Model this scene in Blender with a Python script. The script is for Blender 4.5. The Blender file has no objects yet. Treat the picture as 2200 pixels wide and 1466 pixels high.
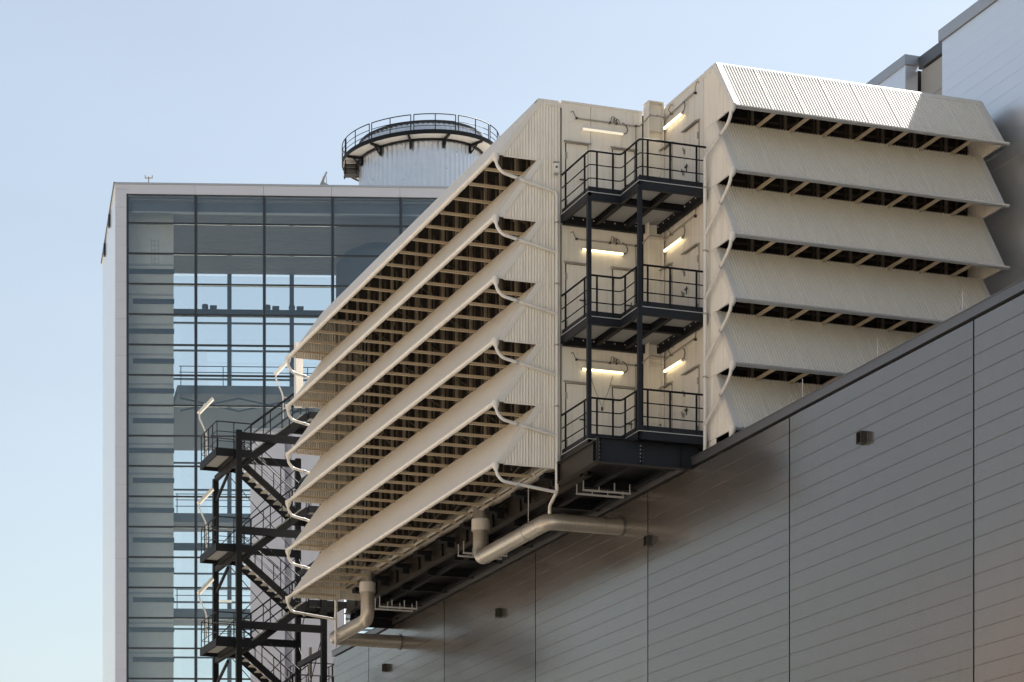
import bpy, math, random
from math import sin, cos, tan, pi, radians, atan
from mathutils import Vector, Matrix
random.seed(7)
S = bpy.context.scene
C = S.collection

# ------------------------------------------------------------------ camera, sky, sun, exposure
CAMZ = 1.7
FPX = 5557.0                      # focal length in photo pixels
YAW = radians(20.1)
cam = bpy.data.cameras.new("Camera")
camo = bpy.data.objects.new("Camera", cam); C.objects.link(camo)
camo.location = (0, 0, CAMZ); camo.rotation_euler = (radians(90), 0, -YAW)
cam.sensor_width = 36; cam.lens = FPX / 2200 * 36
cam.shift_y = (2285 - 733) / 2200
cam.clip_end = 5000; cam.clip_start = 0.5
S.camera = camo

SUN = Vector((1.0, 0.90, 1.38)).normalized()
SUN_EL = math.asin(SUN.z); SUN_AZ = math.atan2(SUN.x, SUN.y)
W = bpy.data.worlds.new("World"); S.world = W; W.use_nodes = True
nt = W.node_tree
sky = nt.nodes.new("ShaderNodeTexSky"); sky.sky_type = 'NISHITA'; sky.sun_disc = False
sky.sun_elevation = SUN_EL; sky.sun_rotation = SUN_AZ
sky.air_density = 1.5; sky.dust_density = 0.7; sky.ozone_density = 3.5; sky.altitude = 0
bg = nt.nodes["Background"]; bg.inputs[1].default_value = 0.0445
hs = nt.nodes.new("ShaderNodeHueSaturation"); hs.inputs["Saturation"].default_value = .63; hs.inputs["Value"].default_value = 1.0   # thin high haze
nt.links.new(sky.outputs[0], hs.inputs["Color"]); tcw = nt.nodes.new("ShaderNodeTexCoord"); mpw = nt.nodes.new("ShaderNodeMapping"); mpw.inputs["Scale"].default_value = (2.2, 2.2, 6)
nzw = nt.nodes.new("ShaderNodeTexNoise"); nzw.inputs["Scale"].default_value = 1.6; nzw.inputs["Detail"].default_value = 5
nt.links.new(tcw.outputs["Generated"], mpw.inputs["Vector"]); nt.links.new(mpw.outputs[0], nzw.inputs["Vector"])
rpw = nt.nodes.new("ShaderNodeMapRange"); rpw.inputs[1].default_value = .35; rpw.inputs[2].default_value = .75; rpw.inputs[3].default_value = .93; rpw.inputs[4].default_value = 1.03
nt.links.new(nzw.outputs["Fac"], rpw.inputs[0])
mxw = nt.nodes.new("ShaderNodeMix"); mxw.data_type = 'RGBA'; mxw.blend_type = 'MULTIPLY'; mxw.inputs[0].default_value = 1
cbw = nt.nodes.new("ShaderNodeCombineColor"); nt.links.new(rpw.outputs[0], cbw.inputs[0])
m9 = nt.nodes.new("ShaderNodeMath"); m9.operation = 'MULTIPLY'; m9.inputs[1].default_value = 1.0; nt.links.new(rpw.outputs[0], m9.inputs[0])
nt.links.new(m9.outputs[0], cbw.inputs[1])
m8 = nt.nodes.new("ShaderNodeMath"); m8.operation = 'MULTIPLY'; m8.inputs[1].default_value = 1.0; nt.links.new(rpw.outputs[0], m8.inputs[0])
nt.links.new(m8.outputs[0], cbw.inputs[2])
nt.links.new(hs.outputs[0], mxw.inputs[6]); nt.links.new(cbw.outputs[0], mxw.inputs[7]); nt.links.new(mxw.outputs[2], bg.inputs[0])
sl = bpy.data.lights.new("sun", 'SUN'); sl.energy = 5.0; sl.angle = radians(0.5); sl.color = (1, .95, .88)
so = bpy.data.objects.new("sun", sl); C.objects.link(so)
so.rotation_euler = SUN.to_track_quat('Z', 'Y').to_euler(); so.location = (40, 20, 80)
S.view_settings.view_transform = 'Standard'; S.view_settings.look = 'None'
S.view_settings.exposure = 1.45; S.view_settings.gamma = 1
S.cycles.max_bounces = 10; S.cycles.transparent_max_bounces = 16
S.cycles.use_denoising = True
S.cycles.caustics_reflective = False; S.cycles.caustics_refractive = False

# ------------------------------------------------------------------ helpers: materials
def mat(name, col, rough=.5, metal=0.0, var=.12, scale=1.5, bump=0.0, bscale=30, spec=.5, stain=0.0, each=0.0):
    m = bpy.data.materials.new(name); m.use_nodes = True
    t = m.node_tree; n = t.nodes; L = t.links
    p = n["Principled BSDF"]
    p.inputs["Metallic"].default_value = metal
    p.inputs["Specular IOR Level"].default_value = spec
    tc = n.new("ShaderNodeTexCoord")
    nz = n.new("ShaderNodeTexNoise"); nz.inputs["Scale"].default_value = scale; nz.inputs["Detail"].default_value = 6
    L.new(tc.outputs["Object"], nz.inputs["Vector"])
    mx = n.new("ShaderNodeMix"); mx.data_type = 'RGBA'
    c = Vector(col)
    mx.inputs[6].default_value = (*(c * (1 - var)), 1)
    mx.inputs[7].default_value = (*[min(1, q * (1 + var)) for q in c], 1)
    L.new(nz.outputs["Fac"], mx.inputs[0])
    out = mx.outputs[2]
    if stain > 0:       # vertical dirt runs
        mp = n.new("ShaderNodeMapping"); mp.inputs["Scale"].default_value = (7, 7, .35)
        L.new(tc.outputs["Object"], mp.inputs["Vector"])
        n2 = n.new("ShaderNodeTexNoise"); n2.inputs["Scale"].default_value = 1.3; n2.inputs["Detail"].default_value = 5
        L.new(mp.outputs[0], n2.inputs["Vector"])
        rp = n.new("ShaderNodeMapRange"); rp.inputs[1].default_value = .5; rp.inputs[2].default_value = .75
        rp.inputs[3].default_value = 0; rp.inputs[4].default_value = stain
        L.new(n2.outputs["Fac"], rp.inputs[0])
        m2 = n.new("ShaderNodeMix"); m2.data_type = 'RGBA'
        L.new(rp.outputs[0], m2.inputs[0]); L.new(out, m2.inputs[6])
        m2.inputs[7].default_value = (c[0] * .62, c[1] * .56, c[2] * .48, 1)
        out = m2.outputs[2]
    if each > 0:        # sheets differ a little from one another
        oi = n.new("ShaderNodeObjectInfo"); r2 = n.new("ShaderNodeMapRange"); r2.inputs[3].default_value = 1 - each; r2.inputs[4].default_value = 1 + each
        L.new(oi.outputs["Random"], r2.inputs[0]); h = n.new("ShaderNodeHueSaturation"); L.new(r2.outputs[0], h.inputs["Value"]); L.new(out, h.inputs["Color"]); out = h.outputs[0]
    L.new(out, p.inputs["Base Color"])
    rr = n.new("ShaderNodeMapRange"); rr.inputs[3].default_value = max(.03, rough - .07); rr.inputs[4].default_value = min(1, rough + .07)
    L.new(nz.outputs["Fac"], rr.inputs[0]); L.new(rr.outputs[0], p.inputs["Roughness"])
    if bump > 0:
        n3 = n.new("ShaderNodeTexNoise"); n3.inputs["Scale"].default_value = bscale; n3.inputs["Detail"].default_value = 3
        L.new(tc.outputs["Object"], n3.inputs["Vector"])
        b = n.new("ShaderNodeBump"); b.inputs["Strength"].default_value = bump; b.inputs["Distance"].default_value = .02
        L.new(n3.outputs["Fac"], b.inputs["Height"]); L.new(b.outputs[0], p.inputs["Normal"])
    return m

def emit(name, col, s):
    m = bpy.data.materials.new(name); m.use_nodes = True
    p = m.node_tree.nodes["Principled BSDF"]
    p.inputs["Base Color"].default_value = (.8, .78, .7, 1)
    p.inputs["Emission Color"].default_value = (*col, 1); p.inputs["Emission Strength"].default_value = s
    return m

def glass(name, tint, refl=.10):
    m = bpy.data.materials.new(name); m.use_nodes = True
    t = m.node_tree; n = t.nodes; L = t.links
    for q in list(n):
        if q.type == 'BSDF_PRINCIPLED': n.remove(q)
    o = n["Material Output"]
    tr = n.new("ShaderNodeBsdfTransparent"); tr.inputs[0].default_value = (*tint, 1)
    gl = n.new("ShaderNodeBsdfGlossy"); gl.inputs["Roughness"].default_value = .02; gl.inputs[0].default_value = (.85, .95, 1, 1)
    tc = n.new("ShaderNodeTexCoord")
    nz = n.new("ShaderNodeTexNoise"); nz.inputs["Scale"].default_value = .9; nz.inputs["Detail"].default_value = 2
    L.new(tc.outputs["Object"], nz.inputs["Vector"])
    bp = n.new("ShaderNodeBump"); bp.inputs["Strength"].default_value = .05; bp.inputs["Distance"].default_value = .02
    L.new(nz.outputs["Fac"], bp.inputs["Height"]); L.new(bp.outputs[0], gl.inputs["Normal"])
    fr = n.new("ShaderNodeFresnel"); fr.inputs[0].default_value = 1.5
    ad = n.new("ShaderNodeMath"); ad.operation = 'ADD'; ad.inputs[1].default_value = refl; ad.use_clamp = True
    L.new(fr.outputs[0], ad.inputs[0])
    mx = n.new("ShaderNodeMixShader")
    L.new(ad.outputs[0], mx.inputs[0]); L.new(tr.outputs[0], mx.inputs[1]); L.new(gl.outputs[0], mx.inputs[2])
    L.new(mx.outputs[0], o.inputs[0])
    return m

M = dict(
    beige=mat("beige_cladding", (.80, .76, .69), .36, var=.05, stain=.45),
    blade=mat("beige_blade", (.80, .755, .68), .38, var=.02, scale=.6, each=.015),
    framed=mat("black_brown_frame", (.05, .038, .03), .6, var=.25),
    panel=mat("beige_panel", (.79, .75, .675), .48, var=.06, scale=.8, stain=.45, each=.03),
    trim=mat("beige_trim", (.76, .73, .68), .4, var=.04),
    strut=mat("beige_steel", (.52, .44, .33), .5, var=.12),
    frame=mat("brown_frame", (.105, .086, .068), .6, var=.25),
    framel=mat("dull_beige_steel", (.30, .255, .195), .6, var=.2),
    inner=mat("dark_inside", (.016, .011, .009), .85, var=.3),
    pipe=mat("light_pipe", (.74, .72, .69), .35, var=.06, stain=.2),
    bigpipe=mat("jacketed_pipe", (.46, .43, .385), .34, metal=.5, var=.10, stain=.25),
    zinc=mat("zinc_gutter", (.50, .51, .52), .38, metal=.6, var=.1),
    steel=mat("black_steel", (.006, .007, .010), .6, var=.25, spec=.25),
    bluesteel=mat("blue_black_steel", (.008, .0105, .016), .5, var=.2, spec=.35),
    girder=mat("brown_black_steel", (.026, .021, .017), .5, var=.25, spec=.35),
    deck=mat("grey_deck", (.34, .345, .35), .6, var=.12),
    tread=mat("grey_tread", (.45, .44, .40), .6, var=.1),
    edge=mat("pale_edge", (.55, .56, .58), .45, var=.05),
    lampw=mat("white_lamp", (.78, .76, .70), .4, var=.03),
    conduit=mat("grey_conduit", (.34, .32, .29), .45, var=.1),
    dark=mat("dark_fitting", (.03, .028, .026), .5, var=.2),
    hall=mat("dark_metal_cladding", (.252, .236, .224), .20, metal=.72, var=.04, scale=.25, bump=.004, bscale=.6, stain=.16, each=.07),
    hallcap=mat("dark_metal_cap", (.15, .155, .165), .4, metal=.6, var=.08),
    joint=mat("joint_black", (.01, .01, .011), .8, var=.1),
    silver=mat("silver_cladding", (.86, .88, .92), .33, metal=.8, var=.02, scale=.3),
    silver2=mat("silver_trim", (.42, .44, .47), .36, metal=.6, var=.06),
    sand=mat("sand_cladding", (.42, .40, .37), .55, var=.06),
    twr=mat("tower_cladding", (.58, .585, .64), .40, metal=.35, var=.04, scale=.5),
    mull=mat("dark_mullion", (.020, .026, .037), .5, var=.1),
    conc=mat("pale_concrete", (.86, .84, .78), .8, var=.1, scale=2.5, bump=.1),
    ceil=mat("grey_soffit", (.36, .355, .35), .7, var=.1, scale=2),
    slab=mat("grey_slab", (.13, .145, .165), .6, var=.12),
    galv=mat("galvanised", (.70, .73, .79), .3, metal=.75, var=.07, scale=2.5),
    block=mat("lilac_render", (.60, .62, .69), .8, var=.05),
    block2=mat("lilac_render_dark", (.44, .45, .51), .8, var=.05),
    roof=mat("roof_felt", (.22, .22, .22), .9),
    asphalt=mat("pale_paving", (.50, .44, .35), .9, var=.2, scale=.4),
    glass=glass("clear_glass", (.955, .98, .985), .03),
    lit=emit("lit_tube_warm", (1, .80, .46), 1.05),
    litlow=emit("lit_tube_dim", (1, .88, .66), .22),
    brick=mat("brown_brick", (.30, .20, .14), .85, var=.3, scale=.6),
)

# ------------------------------------------------------------------ helpers: meshes
class MB:
    def __init__(s): s.v = []; s.f = []
    def add(s, vs, fs):
        s.cut = getattr(s, 'cut', []) + [(len(s.v), len(s.f))]
        o = len(s.v); s.v += [tuple(q) for q in vs]; s.f += [tuple(i + o for i in q) for q in fs]; return s
    def box(s, x0, x1, y0, y1, z0, z1):
        x0, x1 = sorted((x0, x1)); y0, y1 = sorted((y0, y1)); z0, z1 = sorted((z0, z1))
        return s.add([(x0, y0, z0), (x1, y0, z0), (x1, y1, z0), (x0, y1, z0), (x0, y0, z1), (x1, y0, z1), (x1, y1, z1), (x0, y1, z1)],
                     [(0, 3, 2, 1), (4, 5, 6, 7), (0, 1, 5, 4), (1, 2, 6, 5), (2, 3, 7, 6), (3, 0, 4, 7)])
    def bar(s, p, q, w, h, up=(0, 0, 1)):
        p = Vector(p); q = Vector(q); d = (q - p).normalized(); up = Vector(up)
        if abs(d.dot(up)) > .99: up = Vector((1, 0, 0))
        a = d.cross(up).normalized(); b = a.cross(d).normalized()
        a *= w / 2; b *= h / 2
        return s.add([p - a - b, p + a - b, p + a + b, p - a + b, q - a - b, q + a - b, q + a + b, q - a + b],
                     [(0, 3, 2, 1), (4, 5, 6, 7), (0, 1, 5, 4), (1, 2, 6, 5), (2, 3, 7, 6), (3, 0, 4, 7)])
    def ibeam(s, p, q, w, h, t=.02, up=(0, 0, 1)):
        p = Vector(p); q = Vector(q); d = (q - p).normalized(); u = Vector(up)
        if abs(d.dot(u)) > .99: u = Vector((1, 0, 0))
        a = d.cross(u).normalized(); b = a.cross(d).normalized()
        s.bar(p + b * (h / 2 - t / 2), q + b * (h / 2 - t / 2), w, t, up); s.bar(p - b * (h / 2 - t / 2), q - b * (h / 2 - t / 2), w, t, up)
        s.bar(p, q, t, h - 2 * t, up); return s
    def prism(s, pts, off):
        off = Vector(off); n = len(pts); a = [Vector(p) for p in pts]
        return s.add(a + [p + off for p in a], [tuple(range(n))[::-1], tuple(range(n, 2 * n))] + [(i, (i + 1) % n, n + (i + 1) % n, n + i) for i in range(n)])
    def tube(s, pts, r, n=10, bend=0.0, caps=True):
        P = [Vector(p) for p in pts]
        if bend > 0: P = fillet(P, bend)
        rs = r if isinstance(r, (list, tuple)) else [r] * len(P)
        d0 = (P[1] - P[0]).normalized()
        a = d0.orthogonal().normalized(); vs = []
        for i, p in enumerate(P):
            d = ((P[min(i + 1, len(P) - 1)] - P[i]).normalized() + (P[i] - P[max(i - 1, 0)]).normalized())
            d = d.normalized() if d.length > 1e-6 else d0
            a = (a - d * a.dot(d)).normalized(); b = d.cross(a)
            for k in range(n):
                t = 2 * pi * k / n; vs.append(p + (a * cos(t) + b * sin(t)) * rs[i])
        fs = [(i * n + k, i * n + (k + 1) % n, (i + 1) * n + (k + 1) % n, (i + 1) * n + k) for i in range(len(P) - 1) for k in range(n)]
        if caps: fs += [tuple(range(n))[::-1], tuple(range((len(P) - 1) * n, len(P) * n))]
        return s.add(vs, fs)
    def lathe(s, cx, cy, prof, n=48, wave=0, amp=0):
        vs = []; m = len(prof)
        for k in range(n):
            t = 2 * pi * k / n; w = amp * sin(wave * t) if wave else 0
            vs += [(cx + (r + w) * sin(t), cy - (r + w) * cos(t), z) for r, z in prof]
        fs = [(k * m + i, ((k + 1) % n) * m + i, ((k + 1) % n) * m + i + 1, k * m + i + 1) for k in range(n) for i in range(m - 1)]
        return s.add(vs, fs)
    def each(s, name, m, parent, k=1):      # every k shapes become a part of their own
        cuts = s.cut[::k] + [(len(s.v), len(s.f))]
        for (v0, f0), (v1, f1) in zip(cuts[:-1], cuts[1:]):
            b = MB(); b.add(s.v[v0:v1], [tuple(i - v0 for i in f) for f in s.f[f0:f1]]); b.build(name, m, parent)
    def build(s, name, m, parent=None):
        o3 = Vector(ORG.get(parent.name, (0, 0, 0))) if parent else Vector((0, 0, 0))
        me = bpy.data.meshes.new(name)
        me.from_pydata([tuple(Vector(v) - o3) for v in s.v], [], s.f); me.update()
        for p in me.polygons: p.use_smooth = True
        me.set_sharp_from_angle(angle=radians(38))
        me.materials.append(M[m])
        o = bpy.data.objects.new(name, me); C.objects.link(o)
        if parent: o.parent = parent; ORG[o.name] = tuple(o3)
        return o
ORG = {}

def fillet(P, r, k=5):
    out = [P[0]]
    for i in range(1, len(P) - 1):
        a = (P[i - 1] - P[i]); b = (P[i + 1] - P[i]); la, lb = a.length, b.length
        a.normalize(); b.normalize(); t = min(r, la * .45, lb * .45)
        for j in range(k + 1):
            u = j / k; out.append((P[i] + a * t) * (1 - u) ** 2 + P[i] * 2 * u * (1 - u) + (P[i] + b * t) * u * u)
    out.append(P[-1]); return out

def thing(name, label, cat, loc=(0, 0, 0), group=None):
    o = bpy.data.objects.new(name, None); C.objects.link(o); o.location = loc; o.empty_display_size = .3
    ORG[o.name] = tuple(loc); return tag(o, label, cat, group)
def tag(o, label, cat, group=None):
    o["label"] = label; o["category"] = cat
    if group: o["group"] = group
    return o
def structure(o): o["kind"] = "structure"; return o
def copy_tree(o, parent=None):
    c = o.copy(); C.objects.link(c)
    if parent: c.parent = parent
    ORG[c.name] = ORG.get(o.name, (0, 0, 0))
    for ch in list(o.children): copy_tree(ch, c)
    return c
def dup(root, loc, label, rz=None):
    c = copy_tree(root); c.location = loc; c["label"] = label
    if rz is not None: c.rotation_euler = (0, 0, rz)
    return c

# ------------------------------------------------------------------ ground
g = MB(); g.add([(-900, -300, 0), (900, -300, 0), (900, 1500, 0), (-900, 1500, 0)], [(0, 1, 2, 3)])
structure(g.build("ground", "asphalt"))

# ------------------------------------------------------------------ dark clad hall with the long wall
XW = 28.1; ZT = 17.76
PL = .388
hall = thing("dark_hall", "long dark grey hall with horizontal metal planks under the beige louvre blocks", "hall", (XW, 60, 0))
JY = [30.6, 39.42, 48.24, 57.05, 65.86, 74.68, 83.5, 92.32, 97.1]
prof = []
z = ZT - .27
while z > .4:
    prof += [(0, z), (0, z - PL + .022), (.016, z - PL + .018), (.016, z - PL)]
    z -= PL
prof += [(0, z), (0, .05)]
prof = [(a, b) for i, (a, b) in enumerate(prof)]
for i in range(len(JY) - 1):
    b = MB(); y0, y1 = JY[i] + .028, JY[i + 1] - .028
    ny = 8; ys = [y0 + (y1 - y0) * k / ny for k in range(ny + 1)]
    n = len(prof); vs = []
    for y in ys:
        bow = 0.006 * sin(pi * (y - y0) / (y1 - y0)) * (1 if i % 2 else -.6)
        vs += [(XW + a + bow, y, zz) for a, zz in prof]
    fs = [(k * n + j, (k + 1) * n + j, (k + 1) * n + j + 1, k * n + j + 1) for k in range(ny) for j in range(n - 1)]
    b.add(vs, fs); b.build("cladding_bay", "hall", hall)
b = MB(); b.box(XW + .05, XW + .25, 30.55, 97.1, .02, ZT - .25); b.build("backing_wall", "joint", hall)
b = MB(); b.box(XW - .03, XW + .45, 30.5, 97.15, ZT - .2, ZT)
b.box(XW - .045, XW + .47, 30.5, 97.16, ZT + .004, ZT + .03); b.build("parapet_cap", "hallcap", hall)
b = MB(); b.box(XW + .26, 60, 30.5, 97.1, ZT - .55, ZT - .35); b.build("roof", "roof", hall)
b = MB(); b.box(XW + .05, 60, 97.12, 97.3, .02, ZT - .3); b.box(XW + .05, 60, 30.2, 30.4, .02, ZT - .3); b.each("end_wall", "hall", hall)

BOX = [(53.14, "black square outlet box on the dark wall, below the middle thin white rod"),
       (65.66, "black square outlet box on the dark wall just below the nearer thick pipe"),
       (77.78, "black square outlet box on the dark wall midway between the two thick pipes"),
       (90.0, "black square outlet box on the dark wall below the farther thick pipe")]
proto = None
for y, lab in BOX:
    if proto is None:
        proto = thing("outlet_box", lab, "wall box", (XW, y, 16.1), "black square boxes along the dark wall")
        b = MB(); h = .115
        b.box(XW - .17, XW - .002, y - h, y - h + .02, 15.965, 16.235); b.box(XW - .17, XW - .002, y + h - .02, y + h, 15.965, 16.235)
        b.box(XW - .17, XW - .002, y - h + .02, y + h - .02, 16.22, 16.24); b.box(XW - .15, XW - .002, y - h + .02, y + h - .02, 15.97, 15.99)
        b.box(XW - .04, XW - .002, y - h + .02, y + h - .02, 15.99, 16.22); b.build("hood", "dark", proto)
        b = MB(); b.box(XW - .012, XW - .001, y - h - .015, y - h, 15.95, 16.25); b.box(XW - .012, XW - .001, y + h, y + h + .015, 15.95, 16.25)
        b.build("back_plate", "hallcap", proto)
    else: dup(proto, (XW, y, 16.1), lab)
proto = None
for y, lab in [(49.05, "thin white rod on the dark parapet, farthest from the balconies"), (52.89, "thin white rod on the dark parapet beside the third lowest louvre"),
               (56.74, "thin white rod on the dark parapet, closest to the lowest louvre")]:
    if proto is None:
        proto = thing("lightning_rod", lab, "rod", (28.3, y, ZT), "thin white rods along the dark parapet")
        b = MB(); b.tube([(28.3, y, ZT + .03), (28.3, y, ZT + .62)], [.014, .009], 6); b.build("rod", "edge", proto)
        b = MB(); b.lathe(28.3, y, [(.0, ZT + .08), (.05, ZT + .07), (.06, ZT + .031), (0, ZT + .031)], 10); b.build("foot", "edge", proto)
    else: dup(proto, (28.3, y, ZT), lab)

# ------------------------------------------------------------------ louvre blocks
D = 1.18; HL = 1.669; NB = 6

def louvre(root, P, t0, t1, z0, zr, zb, dback, pitch, gutter_mat, nstrut, s0, ds, zroof, dinner, zin):
    """P(t,d,z) -> world; t along the face, d inward from the blade tips, z up"""
    zt = [z0 - HL * k for k in range(NB)]
    ztop = [zr] + zt[:-1]
    def nrm():
        L = math.hypot(HL, D); return -HL / L, D / L
    nd, nz = nrm()
    # blades
    for k in range(NB):
        b = MB(); hgt = ztop[k] - zt[k]; L = math.hypot(hgt, D); nd, nz = -hgt / L, D / L
        nc = int((t1 - t0 - .3) / pitch * 6); a = .024; seam = int(nc / max(1, round((t1 - t0) / (1.05 if t1 - t0 < 12 else 10.8))) / 6) * 6
        ts = [t0 + .15 + (t1 - t0 - .3) * i / nc for i in range(nc + 1)]
        vs = []
        for i, t in enumerate(ts):
            w = a * max(-.6, min(.6, 1.3 * cos(2 * pi * i / 6)))
            if i > 2 and i < nc - 2 and i % seam in (0, 1): w += .007 if i % seam == 0 else .003
            vs += [P(t, D + nd * w, ztop[k] + nz * w), P(t, .02 + nd * w, zt[k] + .03 + nz * w)]
        b.add(vs, [(2 * i, 2 * i + 1, 2 * i + 3, 2 * i + 2) for i in range(nc)])
        bl = b.build("louvre_blade", "blade", root)
        b = MB()      # sheet edge cappings at both ends, ridge or top trim
        for e in (t0, t1 - .17):
            q = [(D + .0, ztop[k]), (0, zt[k] + .02)]
            pts = [P(e, D + nd * .018, ztop[k] + nz * .018), P(e + .17, D + nd * .018, ztop[k] + nz * .018),
                   P(e + .17, .0 + nd * .018, zt[k] + nz * .018), P(e, .0 + nd * .018, zt[k] + nz * .018)]
            off = Vector(P(0, -nd * .03, -nz * .03)) - Vector(P(0, 0, 0))
            b.prism(pts, off)
        b.each("edge_trim", "trim", bl)
    # ridge capping
    b = MB()
    pts = [P(t0, D + .02, zr + .045), P(t0, min(D + .9, dback - .03), zr + .045), P(t0, min(D + .9, dback - .03), zr - .10), P(t0, D + .02, zr - .1), P(t0, D - .09, zr - .10), P(t0, D - .085, zr - .085)]
    off = Vector(P(t1, 0, 0)) - Vector(P(t0, 0, 0)); b.prism(pts, off); b.build("ridge_cap", "trim", root)
    # roof sheet behind the ridge
    b = MB(); q0 = min(D + .9, dback - .03) + .004; b.prism([P(t0 + .03, q0, zroof), P(t0 + .03, dback + .3, zroof), P(t0 + .03, dback + .3, zroof - .12), P(t0 + .03, q0, zroof - .12)], off * .998); b.build("roof", "trim", root)
    # gutters: half round trough with clips
    for k in range(NB):
        b = MB(); n = 9; r = .075; cd, cz = -.055, zt[k] - .015; e0, e1 = t0 - .02, t1 + .03
        ring = [(cd + r * cos(pi + pi * i / n), cz + r * sin(pi + pi * i / n)) for i in range(n + 1)]
        ring += [(cd + (r - .012) * cos(2 * pi - pi * i / n), cz + (r - .012) * sin(2 * pi - pi * i / n)) for i in range(n + 1)]
        b.prism([P(e0, d, z) for d, z in ring], off + (off.normalized() * .10))
        for e in (e0 - .004, e1):       # end stops
            b.prism([P(e, d, z) for d, z in ring[:n + 1]], off.normalized() * .006)
        t = t0 + .22
        while t < t1:
            pts = [(cd + (r + .006) * cos(pi + pi * i / n), cz + (r + .006) * sin(pi + pi * i / n)) for i in range(n + 1)]
            pts += [(cd + (r + .001) * cos(2 * pi - pi * i / n), cz + (r + .001) * sin(2 * pi - pi * i / n)) for i in range(n + 1)]
            b.prism([P(t, d, z) for d, z in pts], off.normalized() * .03)
            t += .485
        b.build("gutter", gutter_mat, root)
    # gable ends: ribbed sheet cut to the saw-tooth outline
    for e, sg in ((t0, -1), (t1, 1)):
        b = MB(); pt = .083; W_ = dback; nc = int(W_ / pt * 6); 
        def iv(d):
            if d >= D: return [(zb, zr)]
            return [(zt[k] + .0, zt[k] + (ztop[k] - zt[k]) * d / D) for k in range(NB)]
        for i in range(nc):
            d0, d1 = W_ * i / nc, W_ * (i + 1) / nc
            w0 = .019 * max(-.7, min(.7, sin(2 * pi * i / 6))); w1 = .019 * max(-.7, min(.7, sin(2 * pi * (i + 1) / 6)))
            A, B_ = iv(d0 + 1e-6), iv(d1 - 1e-6)
            if len(A) != len(B_): B_ = A
            for (a0, a1), (b0, b1) in zip(A, B_):
                b.add([P(e + w0, d0, a0), P(e + w1, d1, b0), P(e + w1, d1, b1), P(e + w0, d0, a1)], [(0, 1, 2, 3)])
        gb = b.build("gable_end", "beige", root)
        b = MB(); th = sg * .022
        o2 = Vector(P(th, 0, 0)) - Vector(P(0, 0, 0))
        for k in range(NB):
            w = .17
            b.prism([P(e, 0, zt[k]), P(e, w, zt[k]), P(e, D + (w if k else w), ztop[k] - (0 if k else .0)), P(e, D, ztop[k])], o2)
            if k: pass
        b.prism([P(e, D + .172, zr), P(e, dback, zr), P(e, dback, zr - .11), P(e, D + .17 + .08, zr - .11)], o2)
        b.prism([P(e, dback - .05, zr - .112), P(e, dback, zr - .112), P(e, dback, zb), P(e, dback - .05, zb)], o2)
        b.build("edge_flashing", "trim", gb)
        b = MB()
        for k in range(NB):     # bottom lips and sheet laps
            b.bar(P(e + sg * .004, .19, zt[k] - .012), P(e + sg * .004, D if k < NB - 1 else dback, zt[k] - .012), .03, .022)
            if k < NB - 1: b.bar(P(e + sg * .01, D + .2, zt[k] - .01), P(e + sg * .01, dback - .06, zt[k] - .01), .008, .012)
        b.each("bottom_lip", "trim", gb)
    # struts from tips to inner frame
    for k in range(NB):
        t = s0
        while t < t1 - .25:
            b = MB(); b.ibeam(P(t, .03, zt[k] - .03), P(t, D + .22, zt[k] - .03), .06, .075, .012); b.build("strut", "strut", root)
            t += ds
    # inner frame: posts behind the blades, second row deeper inside, dark back wall
    b = MB(); t = s0; i = 0
    while t < t1 - .1:
        b.bar(P(t, D + .25, zin), P(t, D + .25, zr - .1), .06, .08); t += ds
    for k in range(NB):
        if zt[k] > zin: b.bar(P(t0 + .1, D + .31, zt[k] - .03), P(t1 - .1, D + .31, zt[k] - .03), .04, .07)
    b.build("inner_frame", "framel" if t1 - t0 > 12 else "frame", root)
    FM = "frame" if t1 - t0 > 12 else "framed"
    df = min(D + .85, dinner - .12)
    b = MB(); t = s0 - ds * .45
    while t < t1 - .1:
        b.bar(P(t, df, zin), P(t, df, zr - .1), .10, .05); t += ds * .5
    for k in range(NB):
        b.bar(P(t0 + .1, df, zt[k] + .4), P(t1 - .1, df, zt[k] + .4), .03, .06)
        t = s0 - ds * .45
        while t < t1 - ds * 2.1:
            b.bar(P(t, df - .05, max(zin + .02, zt[k] - .7)), P(t + ds * 2, df - .05, zt[k] + .5), .03, .05); t += ds * 2
    b.build("filter_frame", FM, root)
    rnd = random.Random(3)
    for k in range(NB - 1):
        t = s0 + ds * .05
        while t < t1 - .3:
            zz = zt[k] + rnd.uniform(-.35, .25); b = MB(); tt = t + rnd.uniform(-.05, .05)
            b.bar(P(tt, df - .1, zz), P(tt, df - .1, zz - .24), .09, .05); b.bar(P(tt - .14, df - .12, zz - .1), P(tt + .16, df - .12, zz - .04), .04, .04)
            b.build("clamp_fitting", "framel" if FM == "frame" else "framed", root); t += ds if rnd.random() < .7 else 2 * ds
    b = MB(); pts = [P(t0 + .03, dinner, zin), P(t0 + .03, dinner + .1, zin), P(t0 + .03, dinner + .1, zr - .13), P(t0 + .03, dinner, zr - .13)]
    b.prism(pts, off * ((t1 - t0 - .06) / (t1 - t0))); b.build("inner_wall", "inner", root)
    b = MB(); b.prism([P(t0 + .04, D + .1, zr - .14), P(t0 + .04, dinner - .01, zr - .14), P(t0 + .04, dinner - .01, zr - .16), P(t0 + .04, D + .1, zr - .16)], off * ((t1 - t0 - .08) / (t1 - t0))); b.build("inner_ceiling", "inner", root)

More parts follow.
